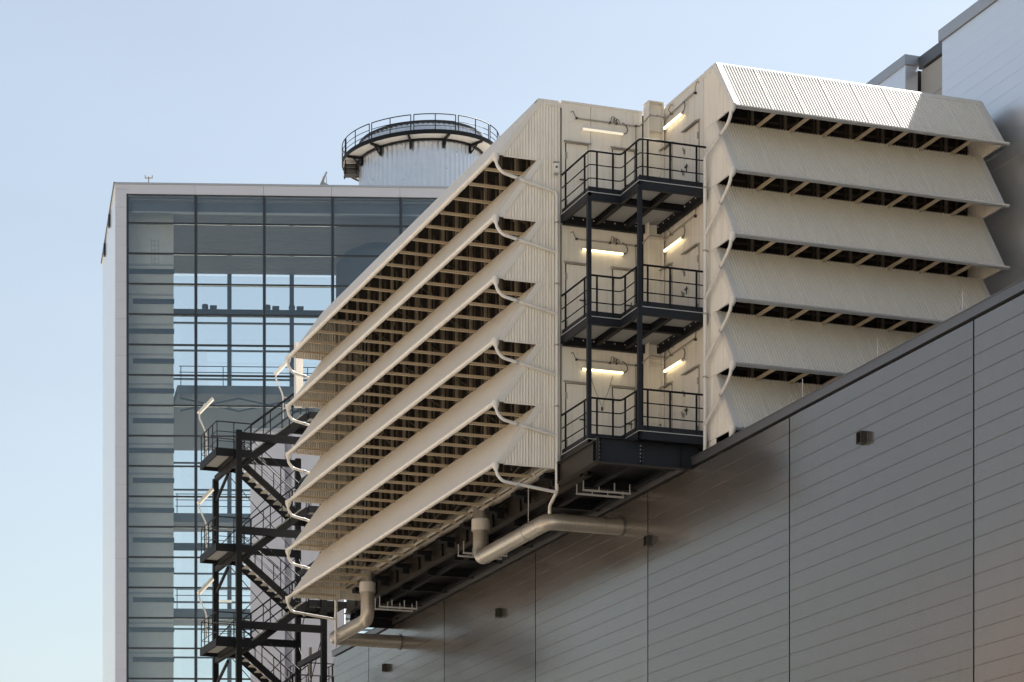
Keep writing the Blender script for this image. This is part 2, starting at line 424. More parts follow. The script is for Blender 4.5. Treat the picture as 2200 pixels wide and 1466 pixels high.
XA = 23.67; YA = 65.87; YF = 87.2; XB = 28.45; YR = 60.94; XE = 36.45
ZB = 17.98; ZRL = 27.93; ZRR = 28.03
left = thing("louvre_block", "long beige louvre block jutting out over the dark wall, its blades smooth and shaded", "louvre block", (XA, YA, ZB), "beige louvre blocks on the hall")
louvre(left, lambda t, d, z: (XA + d, t, z), YA, YF, 26.29, ZRL, ZB - .04, 1.83, .088, "pipe", 16, 66.95, 1.29, ZRL, 2.75, 18.85)
right = thing("louvre_block", "short wide beige louvre block with a sunlit top blade and grey gutters", "louvre block", (XB, YR, ZB), "beige louvre blocks on the hall")
louvre(right, lambda t, d, z: (t, YR + d, z), XB, XE, 26.52, ZRR, ZB, 2.0, .086, "zinc", 7, 29.62, .975, ZRR, 1.92, ZB)

# plant-room walls in the recess between them
def door_wall(root, P, u0, u1, ujoint, doors, ztop, hinge_right, uext=0):
    """P(u, out, z): u along wall, out = distance in front of the wall"""
    LV = [17.98, 21.42, 24.72, ztop]
    for i in range(3):
        for a, c in ((u0, ujoint - .006), (ujoint + .006, u1)):
            b = MB(); b.prism([P(a, 0, LV[i] + .005), P(c, 0, LV[i] + .005), P(c, 0, LV[i + 1] - .005), P(a, 0, LV[i + 1] - .005)],
                              Vector(P(0, -.08, 0)) - Vector(P(0, 0, 0))); b.build("wall_panel", "panel", root)
    b = MB(); b.prism([P(u0 - .12, -.1, 17.98), P(u1 + uext, -.1, 17.98), P(u1 + uext, -.1, ztop - .05), P(u0 - .12, -.1, ztop - .05)], Vector(P(0, -.1, 0)) - Vector(P(0, 0, 0)))
    b.build("wall_backing", "joint", root)
    b = MB(); b.prism([P(u0 - .02, .02, ztop - .03), P(u1 + .02, .02, ztop - .03), P(u1 + .02, .02, ztop + .03), P(u0 - .02, .02, ztop + .03)], Vector(P(0, -.3, 0)) - Vector(P(0, 0, 0)))
    b.build("wall_coping", "trim", root)
    outv = Vector(P(0, 1, 0)) - Vector(P(0, 0, 0))
    for zd in (24.85, 21.55, 18.29):
        for (a, c), hr in zip(doors, hinge_right):
            b = MB(); b.prism([P(a - .03, .001, zd + .03), P(c + .03, .001, zd + .03), P(c + .03, .001, zd + 2.01), P(a - .03, .001, zd + 2.01)], outv * .004)
            dr = b.build("door", "dark", root)
            b = MB(); b.prism([P(a, .006, zd + .04), P(c, .006, zd + .04), P(c, .006, zd + 1.985), P(a, .006, zd + 1.985)], outv * .03)
            b.build("door_leaf", "panel", dr)
            b = MB(); b.prism([P(a - .07, .001, zd + 2.08), P(a - .07, .14, zd + 2.03), P(a - .07, .14, zd + 2.0), P(a - .07, .001, zd + 2.03)],
                              Vector(P(c - a + .14, 0, 0)) - Vector(P(0, 0, 0))); b.build("rain_hood", "trim" if hr else "conduit", dr)
            hx = a + .09 if hr else c - .09
            b = MB(); q = .13 if hr else -.13
            b.bar(P(hx, .04, zd + 1.02), P(hx, .10, zd + 1.02), .03, .03); b.bar(P(hx, .09, zd + 1.02), P(hx + q * 1.3, .1, zd + 1.02), .035, .03)
            b.bar(P(hx, .04, zd + .9), P(hx, .04, zd + 1.12), .05, .012); b.build("handle", "dark", dr)
            b = MB(); px = c + .005 if hr else a - .005
            for zz in (.35, 1.65): b.bar(P(px, .03, zd + zz - .09), P(px, .03, zd + zz + .09), .035, .05)
            b.each("hinge", "conduit", dr)
    return outv

wa = thing("plant_room_wall", "beige door wall adjoining the long louvre block behind the balconies", "wall", (25.5, YA, ZB), "beige plant room walls of the recess")
door_wall(wa, lambda u, o, z: (u, YA - o, z), 25.56, 27.93, 26.4, [(25.68, 26.30), (27.06, 27.68)], 27.97, (False, False), .66)
wb = thing("plant_room_wall", "beige door wall adjoining the short louvre block behind the balconies", "wall", (XB, 63, ZB), "beige plant room walls of the recess")
door_wall(wb, lambda u, o, z: (XB - o, u, z), 62.96, 65.95, 64.2, [(63.2, 64.02), (65.0, 65.82)], 28.02, (False, False))
# small fittings of the right wall: latches and padlock plates
b = MB()
for zd in (24.85, 21.55, 18.29):
    for y, zz in ((64.18, .9), (64.1, 1.45), (65.7, 1.2), (65.75, .3)):
        b.box(XB - .05, XB - .002, y - .03, y + .03, zd + zz, zd + zz + .12); b.bar((XB - .05, y, zd + zz + .06), (XB - .12, y - .1, zd + zz + .12), .03, .03)
b.each("latch", "conduit", wb, 2)
b = MB()
for zd in (21.55, 18.29):
    for y, zz in ((63.75, 1.42), (65.25, .98)): b.box(XB - .02, XB - .002, y - .055, y + .055, zd + zz, zd + zz + .26)
b.each("notice_plate", "lampw", wb)
# patched rectangles high on the left wall
b = MB(); b.box(25.75, 26.33, YA - .012, YA - .002, 27.45, 27.82); b.box(26.95, 27.75, YA - .012, YA - .002, 27.35, 27.72); b.each("patch_plate", "panel", wa)
b = MB(); b.box(27.42, 27.62, YA - .018, YA - .013, 27.5, 27.68); b.build("paint_mark", "trim", wa)

# corner column of the recess
cc = thing("corner_column", "beige steel H column standing in the corner of the recess", "column", (28.13, 65.6, ZB))
b = MB(); b.box(27.935, 27.96, 65.42, 65.78, ZB, 28.12); b.box(28.37, 28.395, 65.42, 65.78, ZB, 28.12); b.box(27.96, 28.37, 65.6, 65.62, ZB, 28.1)
b.build("shaft", "panel", cc)
b = MB()
for zz in (27.35, 24.4, 21.1, 20.9, 18.7): b.box(27.965, 28.365, 65.43, 65.6, zz, zz + .015)
b.each("stiffener", "panel", cc)
b = MB(); b.box(27.92, 28.41, 65.4, 65.8, 28.125, 28.15); b.build("cap_plate", "trim", cc)
b = MB()
for i in range(26):
    zz = 18.6 + i * .36; b.box(28.41 + .0, 28.43, 65.46, 65.5, zz, zz + .04)
for x in (28.06, 28.27): b.box(x - .025, x + .025, 65.58, 65.598, 27.8, 27.85)
b.each("bolt", "conduit", cc)

# ------------------------------------------------------------------ wall lamps, conduits
def make_lamp(loc, label):
    t = thing("wall_lamp", label, "wall lamp", loc, "tube lamps on the plant room walls")
    x, y, z = loc
    b = MB(); b.prism([(x - .62, y, z + .045), (x - .62, y - .04, z + .055), (x - .62, y - .085, z + .045), (x - .62, y - .09, z + .02), (x - .62, y, z - .0)], (1.24, 0, 0)); b.build("housing", "lampw", t)
    b = MB(); b.prism([(x - .6, y - .012, z - .004), (x - .6, y - .086, z + .017), (x - .6, y - .088, z - .008), (x - .6, y - .065, z - .03), (x - .6, y - .03, z - .032)], (1.2, 0, 0)); d = b.build("diffuser", "lit", t)
    b = MB()
    for s in (-.615, .6): b.box(x + s, x + s + .015, y - .092, y - .002, z - .035, z + .058)
    for s in (-.35, .35): b.box(x + s - .02, x + s + .02, y - .03, y - .002, z + .056, z + .11)
    b.each("end_cap", "lampw", t)
    b = MB(); b.tube([(x + .62, y - .06, z), (x + .72, y - .05, z + .04), (x + .76, y - .04, z + .14), (x + .7, y - .03, z + .27), (x + .6, y - .03, z + .32)], .012, 6, .05); b.build("lamp_cable", "dark", t)
    return t
LZ = [27.27, 23.97, 20.7]
pos = ["on the topmost storey", "on the middle storey", "on the lowest storey"]
lampA = make_lamp((26.72, YA - .03, LZ[1]), "lit tube lamp under the topmost balcony, behind the square support post")
lc = dup(lampA, (26.72, YA - .03, LZ[2]), "lit tube lamp under the middle balcony, above the hanging chain")
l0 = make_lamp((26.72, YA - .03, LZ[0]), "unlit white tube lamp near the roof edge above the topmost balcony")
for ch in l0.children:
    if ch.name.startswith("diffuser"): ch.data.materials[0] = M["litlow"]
for zz, lab in zip([27.40, 24.03, 20.72], ["lit tube lamp close under the roof, beside the top of the H column", "lit tube lamp under the topmost balcony, between H column and short louvre block",
                                        "lit tube lamp under the middle balcony, between H column and short louvre block"]):
    dup(lampA, (XB - .03, 64.72, zz), lab, -pi / 2)

def make_conduit(zo, label):
    t = thing("cable_conduit", label, "conduit", (26.6, YA, 27.55 + zo), "cable conduits round the recess")
    y = YA - .05; z = 27.55 + zo; x = XB - .05
    b = MB(); b.tube([(25.98, y, z), (27.7, y, z)], .022, 8); b.tube([(27.85, y, z + .02), (27.95, 65.36, z + .17), (28.39, 65.36, z + .17), (x, 65.6, z + .05)], .018, 8, .06)
    b.tube([(x, 65.5, z + .12), (x, 63.35, z + .17)], .022, 8); b.tube([(27.72, y, z - .05), (27.76, y, z - 1.1 - .9)], .02, 8); b.build("tube", "conduit", t)
    b = MB()
    for xx in (25.97, 26.95, 27.15, 27.72): b.box(xx - .024, xx + .024, y - .028, y + .045, z - .024, z + .024)
    for yy in (65.5, 64.95, 63.35): b.box(x - .028, x + .045, yy - .024, yy + .024, z + .105, z + .155)
    b.each("clip", "dark", t)
    b = MB(); b.tube([(25.96, y, z), (25.9, y, z + .1), (25.86, y, z + .2), (25.8, y, z + .14)], .008, 6, .05)
    for k in range(3): b.tube([(26.98 + k * .07, y, z), (27.0 + k * .07, y, z + .17 - .03 * k), (27.07 + k * .07, y, z + .18 - .03 * k), (27.1 + k * .07, y, z + .02)], .008, 6, .04)
    b.tube([(x, 63.35, z + .15), (x, 63.3, z + .3), (x, 63.2, z + .42), (x, 63.1, z + .3)], .008, 6, .06)
    b.tube([(x, 64.95, z + .15), (x, 65.15, z + .3), (x, 64.95, z + .38), (x, 64.8, z + .3)], .008, 6, .06)
    b.tube([(27.7, y, z), (27.8, y, z + .01), (27.85, y, z + .02)], .014, 6)
    b.each("loose_cable", "dark", t); return t
c0 = make_conduit(0, "grey cable conduit along the recess walls under the roof edge")
dup(c0, (26.6, YA, 24.25), "grey cable conduit along the recess walls under the topmost balcony")
dup(c0, (26.6, YA, 20.95), "grey cable conduit along the recess walls under the middle balcony")

ch = thing("hanging_chain", "thin V-shaped chain hanging under the lowest lit lamp of the recess", "chain", (26.75, YA - .04, 20.6))
b = MB(); b.tube([(26.35, YA - .04, 20.62), (26.5, YA - .04, 20.2), (26.72, YA - .04, 19.72), (26.9, YA - .04, 20.15), (27.05, YA - .04, 20.62)], .011, 6); b.build("chain", "conduit", ch)
b = MB(); b.lathe(26.72, YA - .05, [(0, 19.72), (.03, 19.71), (.03, 19.62), (0, 19.61)], 8); b.build("padlock", "dark", ch)
jb = thing("junction_box", "small white meter box on the ribbed gable beside the top balcony", "meter box", (25.36, YA - .03, 26.1))
b = MB(); b.box(25.3, 25.43, YA - .1, YA - .015, 25.98, 26.24); b.build("case", "lampw", jb)
b = MB(); b.box(25.29, 25.44, YA - .11, YA - .012, 26.25, 26.28); b.box(25.32, 25.41, YA - .09, YA - .02, 25.93, 25.975); b.build("gland", "conduit", jb)
b = MB(); b.box(25.34, 25.39, YA - .106, YA - .101, 26.1, 26.16); b.build("window", "dark", jb)

# ------------------------------------------------------------------ balconies in the recess
X1 = 25.54; Y1 = 63.82; X2 = 26.46; Y3 = 62.54; XI = 28.30; YW = 65.80
def make_balcony(z, label):
    t = thing("balcony", label, "balcony", (X1, YW, z), "stepped black balconies in the recess")
    ol = [(X1, YW), (X1, Y1), (X2, Y1), (X2, Y3), (XI, Y3)]
    b = MB(); b.prism([(X1 + .06, YW, z - .012), (X1 + .06, Y1 + .06, z - .012), (X2 + .06, Y1 + .06, z - .012), (X2 + .06, Y3 + .06, z - .012), (XI, Y3 + .06, z - .012), (XI, YW, z - .012)], (0, 0, -.035))
    b.build("deck", "deck", t)
    b = MB()
    for (p, q) in zip(ol[:-1], ol[1:]):
        p3, q3 = Vector((*p, z - .12)), Vector((*q, z - .12)); d = (q3 - p3).normalized()
        b.bar(p3 - d * .045 if p != ol[0] else p3, q3 + d * .045 if q != ol[-1] else q3, .09, .21)
    b.build("edge_beam", "bluesteel", t)
    b = MB()
    for (p, q) in zip(ol[:-1], ol[1:]):
        p3, q3 = Vector((*p, z + .075)), Vector((*q, z + .075)); d = (q3 - p3).normalized()
        b.bar(p3 - d * .03 if p != ol[0] else p3, q3 + d * .03 if q != ol[-1] else q3, .012, .15)
    b.build("toe_board", "bluesteel", t)
    b = MB()
    for (p, q) in zip(ol[:-1], ol[1:]):
        p3, q3 = Vector((*p, z - .005)), Vector((*q, z - .005)); d = (q3 - p3).normalized()
        b.bar(p3 - d * .05 if p != ol[0] else p3, q3 + d * .05 if q != ol[-1] else q3, .105, .016)
    b.build("deck_edge", "edge", t)
    for (p, q, w) in (((X2 + .02, Y1, 0), (X2 + .02, YW, 0), .13), ((27.35, Y3, 0), (27.35, YW, 0), .13), ((X2, Y1 + .02, 0), (XI, Y1 + .02, 0), .15)):
        b = MB(); b.ibeam((p[0], p[1], z - .14), (q[0], q[1], z - .14), w, .18, .02); b.build("joist", "steel", t)
    b = MB(); b.bar((X1, YW - .07, z - .16), (XI + .02, YW - .07, z - .16), .14, .24); b.bar((XI + .02, YW, z - .161), (XI + .02, Y3, z - .161), .12, .239); b.build("wall_beam", "steel", t)
    b = MB()
    for i in range(9): b.lathe(X1 + .25 + i * .31, YW - .143, [(0, z - .1), (.018, z - .1), (.018, z - .13), (0, z - .13)], 6)
    for i in range(8): b.lathe(XI - .045, YW - .3 - i * .36, [(0, z - .1), (.018, z - .1), (.018, z - .13), (0, z - .13)], 6)
    b.each("bolt", "edge", t)
    def rail(h, r):
        b = MB(); b.tube([(x, y, z + h) for x, y in [(X1, YW + .02), *ol[1:-1], (XI + .05, Y3)]], r, 8, .12); return b
    rail(1.1, .027).build("handrail", "steel", t)
    rail(.74, .016).build("mid_rail", "steel", t); rail(.38, .016).build("mid_rail", "steel", t)
    posts = [(X1, 65.55), (X1, 64.15), (25.76, Y1), (26.22, Y1), (X2, 63.55), (X2, 62.8), (26.68, Y3), (27.32, Y3), (28.08, Y3)]
    for x, y in posts:
        b = MB(); b.bar((x, y, z - .16), (x, y, z + 1.09), .042, .042); 
        for zz in (-.04, -.12): b.box(x - .03, x + .03, y - .03, y + .03, z + zz - .015, z + zz + .015)
        b.build("post", "steel", t)
    return t
b0 = make_balcony(24.85, "topmost stepped black balcony in the recess, near the roof edge")
dup(b0, (X1, YW, 21.55), "middle stepped black balcony in the recess")
dup(b0, (X1, YW, 18.29), "lowest stepped black balcony in the recess, resting on a deep black girder")
proto = None
for (x, y, lab) in ((X1 - .01, Y1 + .0, "blue-black square post carrying the outer corner of the balconies"), (X2 - .01, Y3 + .0, "blue-black square post carrying the inner step of the balconies")):
    if proto is None:
        proto = thing("support_post", lab, "post", (x, y, 18.3), "posts between the balconies")
        b = MB(); b.box(x - .055, x + .055, y - .055, y + .055, 18.32, 24.74); b.build("shaft", "bluesteel", proto)
        b = MB()
        for zz in (18.3, 21.32, 21.57, 24.62): b.box(x - .075, x + .075, y - .075, y + .075, zz, zz + .02)
        b.build("flange", "bluesteel", proto)
    else: dup(proto, (x, y, 18.3), lab)

# ------------------------------------------------------------------ steelwork carrying the left block
gd = thing("steel_girder", "long black I-girder running under the edge of the long louvre block", "girder", (26.35, 76, 17.8))
b = MB(); b.ibeam((26.35, 65.95, 18.12), (26.35, 89.25, 18.12), .22, .6, .03); b.build("girder_body", "girder", gd)
b = MB()
for i in range(10): b.box(26.26, 26.33, 66.3 + i * 2.4, 66.32 + i * 2.4, 17.86, 18.38)
b.each("stiffener", "steel", gd)
gs = thing("side_girder", "short black girder under the outer side edge of the lowest balcony", "girder", (25.45, 64.3, 17.45))
b = MB(); b.ibeam((25.45, 62.98, 17.78), (25.45, 65.86, 17.78), .2, .58, .03); b.build("girder_body", "girder", gs)
b = MB()
for y in (63.1, 65.7): b.box(25.36, 25.43, y, y + .02, 17.53, 18.03)
b.each("stiffener", "steel", gs)
gf = thing("cross_girder", "deep blue-black plate girder with bolted stiffeners under the lowest balcony", "girder", (26.9, 62.86, 17.5))
b = MB(); b.ibeam((25.36, 62.86, 17.78), (28.6, 62.86, 17.78), .2, .66, .03); b.build("girder_body", "bluesteel", gf)
b = MB()
for x in (25.38, 25.46, 26.62, 27.75): b.box(x, x + .025, 62.765, 62.85, 17.49, 18.07)
b.each("stiffener", "bluesteel", gf)
b = MB()
for x in (25.44, 26.6, 26.67):
    for i in range(5): b.box(x - .012, x + .012, 62.835, 62.848, 17.56 + i * .1, 17.585 + i * .1)
b.each("bolt", "edge", gf)
sf = thing("floor_grid", "black steel floor grid under the long louvre block and recess", "floor", (26.8, 76, 17.8))
b = MB(); b.prism([(25.6, 63, 17.93), (30, 63, 17.93), (30, 89.3, 17.93), (26.5, 89.3, 17.93), (26.5, 65.9, 17.93), (25.6, 65.9, 17.93)], (0, 0, .04)); b.build("floor_plate", "steel", sf)
b = MB(); b.box(26.47, 26.52, 65.98, 87.1, 17.98, 18.9); b.build("kerb_plate", "inner", sf)
for i in range(10):
    y = 63.9 + i * 2.75
    b = MB(); b.ibeam((25.58 if y < 66 else 26.48, y, 17.79), (29.6, y, 17.79), .16, .26, .02); b.build("cross_beam", "steel", sf)
for x in (26.8, 27.9):
    b = MB(); b.ibeam((x, 63.1, 17.72), (x, 89.2, 17.72), .14, .1, .02); b.build("long_beam", "steel", sf)
b = MB(); b.box(29.7, 29.8, 63, 89.3, 17.5, 17.92); b.build("back_plate", "steel", sf)
b = MB(); b.box(26.5, 29.69, 89.31, 89.36, 17.42, 17.92); b.build("end_plate", "steel", sf)

# insulated pipe under the louvres
bp = thing("insulated_pipe", "long pale insulated pipe running under the long louvre block", "pipe", (25.86, 77, 18.45))
b = MB(); b.tube([(25.86, 65.95, 18.42), (25.86, 87.1, 18.55)], .2, 18); b.build("pipe_run", "bigpipe", bp)
b = MB()
for i in range(12):
    y = 66.6 + i * 1.75; b.tube([(25.86, y, 18.425 + (y - 66) * .006), (25.86, y + .1, 18.425 + (y - 66) * .006)], .215, 18)
b.each("pipe_band", "bigpipe", bp)
b = MB()
for i in range(9):
    y = 67.6 + i * 2.3; b.box(25.7, 26.22, y, y + .42, 18.06, 18.2); b.box(25.98, 26.22, y + .1, y + .3, 17.9, 18.06)
b.each("pipe_saddle", "steel", bp, 2)

def branch(y0, ye, zlow, label, x0=25.86):
    t = thing("outlet_pipe", label, "pipe", (x0, y0, zlow), "thick pipes bending into the dark wall")
    r = .235
    b = MB(); b.tube([(x0, y0, 18.45), (x0, y0, zlow), (x0, ye, zlow), (XW + .02, ye, zlow)], r, 22, .34); b.build("pipe_body", "bigpipe", t)
    b = MB(); b.tube([(x0, y0, 17.72), (x0, y0, 18.05)], r + .045, 22); b.build("collar", "pipe", t)
    b = MB()
    for zz in (17.69, 18.055): b.tube([(x0, y0, zz), (x0, y0, zz + .025)], r + .03, 22)
    b.each("collar_ring", "zinc", t)
    b = MB(); sg = 1 if ye > y0 else -1
    for yy in (ye - sg * .5, (y0 + ye) / 2, y0 + sg * .5): b.tube([(x0, yy, zlow), (x0, yy + .02, zlow)], r + .006, 22)
    for xx in (x0 + .42, x0 + .8, x0 + 1.6): b.tube([(xx, ye, zlow), (xx + .015, ye, zlow)], r + .006, 22)
    b.tube([(x0, y0, zlow + .42), (x0, y0, zlow + .44)], r + .006, 22)
    b.each("pipe_seam", "zinc", t)
    b = MB(); b.tube([(XW - .03, ye, zlow), (XW - .003, ye, zlow)], r + .05, 24); b.build("wall_collar", "hallcap", t)
    return t
branch(73.4, 67.75, 16.9, "nearer thick pale pipe, dropping from the louvres and turning into the dark wall")
branch(84.3, 88.45, 16.8, "farther thick pale pipe, dropping from the louvres and turning into the dark wall", 25.62)

def tray(x0, x1, y, z, label, first=None):
    t = thing("cable_tray", label, "cable tray", (x0, y, z), "grey cable tray hangers under the floor")
    b = MB()
    for yy in (y, y + .5):
        b.bar((x0, yy, z), (x1, yy, z), .04, .05)
    b.each("cross_arm", "edge", t)
    b = MB(); n = 4
    for i in range(n):
        xx = x0 + .02 + (x1 - x0 - .04) * i / (n - 1)
        for yy in (y, y + .5): b.bar((xx, yy, z + .03), (xx, yy, z + .26 + .1 * (i == 0)), .025, .025)
    b.each("upright", "edge", t); return t
tray(26.42, 27.85, 66.5, 17.56, "pale cable tray hanger hanging beneath the lowest balcony")
tray(25.95, 27.4, 75.3, 17.42, "pale cable tray hanger hanging behind the nearer thick pipe")
tray(25.75, 27.1, 83.4, 17.1, "pale cable tray hanger hanging beside the farther thick pipe")
hr = thing("hanger_rod", "thin pale rod hanging above the elbow of the nearer thick pipe", "rod", (25.86, 69.3, 17.15))
b = MB(); b.tube([(25.86, 69.3, 17.13), (25.86, 69.3, 18.2)], .014, 6); b.build("rod", "edge", hr)
b = MB(); b.tube([(25.86, 69.27, 16.9), (25.86, 69.31, 16.9)], .25, 20); b.build("pipe_clamp", "zinc", hr)

# ------------------------------------------------------------------ rainwater pipes
def drain(label, P, z0, riser, dr, zend, swan=None, n=NB):
    """P(d,o,z): d inward along the gable, o out from the gable"""
    t = thing("drainpipe", label, "drainpipe", P(riser, .1, zend), "pale drainpipes on the gable ends")
    r = .049
    pts = [P(riser, .1, z0 - .95 - .3), P(riser, .1, zend)]
    if swan: pts = [P(riser, .1, z0 - 1.25), P(riser, .1, 17.27), P(2.16, -1.62, 17.3), P(2.18, -1.72, 17.08)]
    b = MB(); b.tube(pts, r, 12, .12); b.build("riser", "pipe", t)
    b = MB(); zz = z0 - 1.7
    while zz > zend + .9:
        b.tube([P(riser, .1, zz), P(riser, .1, zz + .045)], r + .012, 12); b.bar(P(riser, .0, zz + .02), P(riser, .1, zz + .02), .03, .03); zz -= 1.669
    b.each("pipe_bracket", "conduit", t)
    for k in range(n):
        zt = z0 - HL * k
        b = MB(); b.tube([P(-.04, .05, zt - .05), P(-.04, .07, zt - .3), P(.12, .1, zt - .5), P(riser, .1, zt - .86), P(riser, .1, zt - 1.3)] if k == 0 else
                         [P(-.04, .05, zt - .05), P(-.04, .07, zt - .3), P(.12, .1, zt - .5), P(riser, .1, zt - (dr if k < 5 else dr - .14))], r * .92, 12, .11)
        br = b.build("branch_pipe", "pipe", t)
        b = MB(); b.tube([P(-.05, .02, zt + .01), P(-.05, .03, zt - .1), P(-.042, .055, zt - .2)], [.10, .095, .06], 12); b.build("hopper", "pipe", br)
        b = MB(); q0 = Vector(P(.12, .1, zt - .5)); q1 = Vector(P(riser, .1, zt - (dr if k else .86)))
        b.tube([q0.lerp(q1, .25), q0.lerp(q1, .30)], r + .004, 12); b.build("sleeve", "zinc", br)
    return t
drain("pale drainpipe with slanting branches between the long louvre block's gable and the balconies", lambda d, o, z: (XA + d, YA - o, z), 26.29, 1.70, .82, 17.13, swan=True)
drain("pale drainpipe with slanting branches on the short louvre block's gable", lambda d, o, z: (XB - .07 - o, YR + d, z), 26.52, 1.5, 1.28, 17.6)
drain("pale drainpipe with slanting branches at the far end of the long louvre block", lambda d, o, z: (XA + d, YF + o, z), 26.29, 1.70, .82, 16.3)

# ------------------------------------------------------------------ black stair tower behind the far end
st = thing("stair_tower", "black open steel stair tower at the far end of the long louvre block", "stairs", (24, 91, 0))
NY, FY = 89.65, 93.15; XL, XR = 22.47, 25.6
for (x, y, zt, w) in ((XL, NY, 24.2, .2), (XL, FY, 23.2, .2), (XR, NY, 26.9, .2), (XR, FY, 24.2, .2)):
    b = MB(); b.box(x - w / 2, x + w / 2, y - w / 2, y + w / 2, .02, zt); b.build("column", "steel", st)
for zz in (24.0, 20.65, 17.3, 13.95, 10.6, 7.25, 3.9):
    for y in (NY, FY):
        b = MB(); b.bar((XL + .1, y, zz), (XR - .1, y, zz), .14, .26); b.build("frame_beam", "steel", st)
    for x in (XL, XR):
        b = MB(); b.bar((x, NY + .1, zz - .8), (x, FY - .1, zz - .8), .14, .2); b.build("side_beam", "steel", st)
LA, LB = (89.86, 90.86), (91.05, 92.05)      # near lane, far lane
XS0, XS1 = 22.98, 25.08
levels = [25.1 - 3.38 * i for i in range(5)]
def rails(b, path, z_h=1.05, mids=(.7, .36), r=.021):
    for h, rr in [(z_h, r)] + [(m, .013) for m in mids]:
        b.tube([(x, y, z + h) for x, y, z in path], rr, 7, .08)
def posts_on(b, path, n, h=1.04):
    for i in range(n):
        u = i / (n - 1) if n > 1 else 0
        L = [(Vector(path[j + 1]) - Vector(path[j])).length for j in range(len(path) - 1)]; s = u * sum(L)
        for j, l in enumerate(L):
            if s <= l + 1e-6: p = Vector(path[j]).lerp(Vector(path[j + 1]), s / l); break
            s -= l
        b.bar((p.x, p.y, p.z - .12), (p.x, p.y, p.z + h), .03, .03)
for li, zl in enumerate(levels):
    zm = zl - 1.66
    # right landing at zl, left landing at zm
    b = MB(); b.box(XS1, 26.7, 89.8, 92.15, zl - .03, zl); b.box(XS1, 26.7, 89.74, 89.8, zl - .22, zl + .02); b.box(XS1, 26.7, 92.15, 92.21, zl - .22, zl + .02)
    b.box(XS1, XS1 + .06, 89.8, 92.15, zl - .2, zl - .035); b.box(25.9, 25.98, 89.8, 92.15, zl - .2, zl - .035); lr = b.build("landing", "steel", st)
    b = MB(); b.box(XS1 + .1, 25.88, 90.0, 90.9, zl - .045, zl - .032); b.build("deck_plate", "deck", lr)
    b = MB(); x0 = 21.72
    b.box(x0, XS0, 89.8, 92.15, zm - .03, zm); b.box(x0, XS0, 89.74, 89.8, zm - .17, zm + .1); b.box(x0 - .06, x0, 89.74, 92.21, zm - .17, zm + .1); b.box(x0, XS0, 92.15, 92.21, zm - .17, zm + .1)
    b.box(XS0 - .06, XS0, 89.8, 92.15, zm - .2, zm - .035); b.box(22.3, 22.38, 89.8, 92.15, zm - .2, zm - .035)
    ll = b.build("landing", "steel", st)
    b = MB(); b.box(x0 + .06, 22.28, 89.86, 92.1, zm - .045, zm - .032); b.box(22.4, XS0 - .08, 89.86, 92.1, zm - .045, zm - .032); b.build("deck_plate", "deck", ll)
    b = MB(); b.bar((XL, FY - .05, zm - 1.1), (XL, FY - 1.9, zm - .45), .08, .1); b.build("knee_brace", "steel", ll)
    # railings: left landing U, right landing outer
    b = MB(); p = [(XS0 - .05, 89.77, zm), (x0 - .03, 89.77, zm), (x0 - .03, 92.18, zm), (XS0 - .05, 92.18, zm)]
    rails(b, p); posts_on(b, p, 9); b.build("landing_railing", "steel", st)
    b = MB(); p = [(XS1 + .05, 92.18, zl), (26.7, 92.18, zl)]; rails(b, p); posts_on(b, p, 4); b.build("landing_railing", "steel", st)
    # flights
    for (ya, yb), za, zb_, nm in ((LA, zm, zl, 'up'), (LB, zm, zl - 3.38, 'down')):
        s = MB()
        for y in (ya, yb): s.bar((XS0, y, za - .1), (XS1, y, zb_ - .1), .03, .24)
        fl = s.build("flight", "steel", st)
        n = 9
        for i in range(n):
            u = (i + .5) / n; x = XS0 + (XS1 - XS0) * u; zz = za + (zb_ - za) * (i + 1 if zb_ > za else i) / (n + 0.0)
            zz = za + (zb_ - za) * u
            tr = MB(); tr.box(x - .15, x + .15, ya + .02, yb - .02, zz - .035, zz); tr.build("tread", "tread", fl)
        for y in (ya, yb):
            b = MB(); p = [(XS0, y, za + .02), (XS1, y, zb_ + .02)]; rails(b, p); posts_on(b, p, 4); b.build("stair_railing", "steel", fl)
# thin cross bracing
b = MB()
for zz in (23.8, 20.5, 17.2, 13.9):
    b.tube([(XL + .1, FY, zz), (XR - .1, FY, zz - 3.1)], .018, 6); b.tube([(XR - .1, FY, zz), (XL + .1, FY, zz - 3.1)], .018, 6)
    b.tube([(XR, NY + .1, zz), (XR, FY - .1, zz - 3.1)], .018, 6); b.tube([(XR, FY - .1, zz), (XR, NY + .1, zz - 3.1)], .018, 6)
b.each("cross_brace", "steel", st)

# lower landing by the wall with its cage of railings
cg = thing("access_cage", "black railed access platform at the far corner of the dark wall", "platform", (26.4, 95, 15))
b = MB(); b.box(25.75, 27.6, 93.6, 95.2, 14.9, 14.96); b.build("deck", "steel", cg)
b = MB(); p = [(25.75, 95.2, 14.96), (25.75, 93.6, 14.96), (27.15, 93.6, 14.96), (27.15, 95.2, 14.96)]; rails(b, p, 1.75, (1.3, .9, .45)); posts_on(b, p, 12, 1.74); b.build("railing", "steel", cg)
for k, (x, y) in enumerate(((26.4, 94.3), (27.0, 93.5))):
    up = thing("service_pole", ["grey vertical strut rising beside the rear stair column", "thin grey strut standing by the access platform"][k], "pole", (x, y, 10), "grey vertical struts by the stair tower")
    b = MB(); b.box(x - .05, x + .05, y - .05, y + .05, .02, 17.4 - k * 1.6); b.build("strut", "conduit", up)
    b = MB()
    for i in range(14): b.box(x - .06, x - .051, y - .02, y + .02, 8 + i * .6, 8.2 + i * .6)
    b.build("slot_strip", "dark", up)

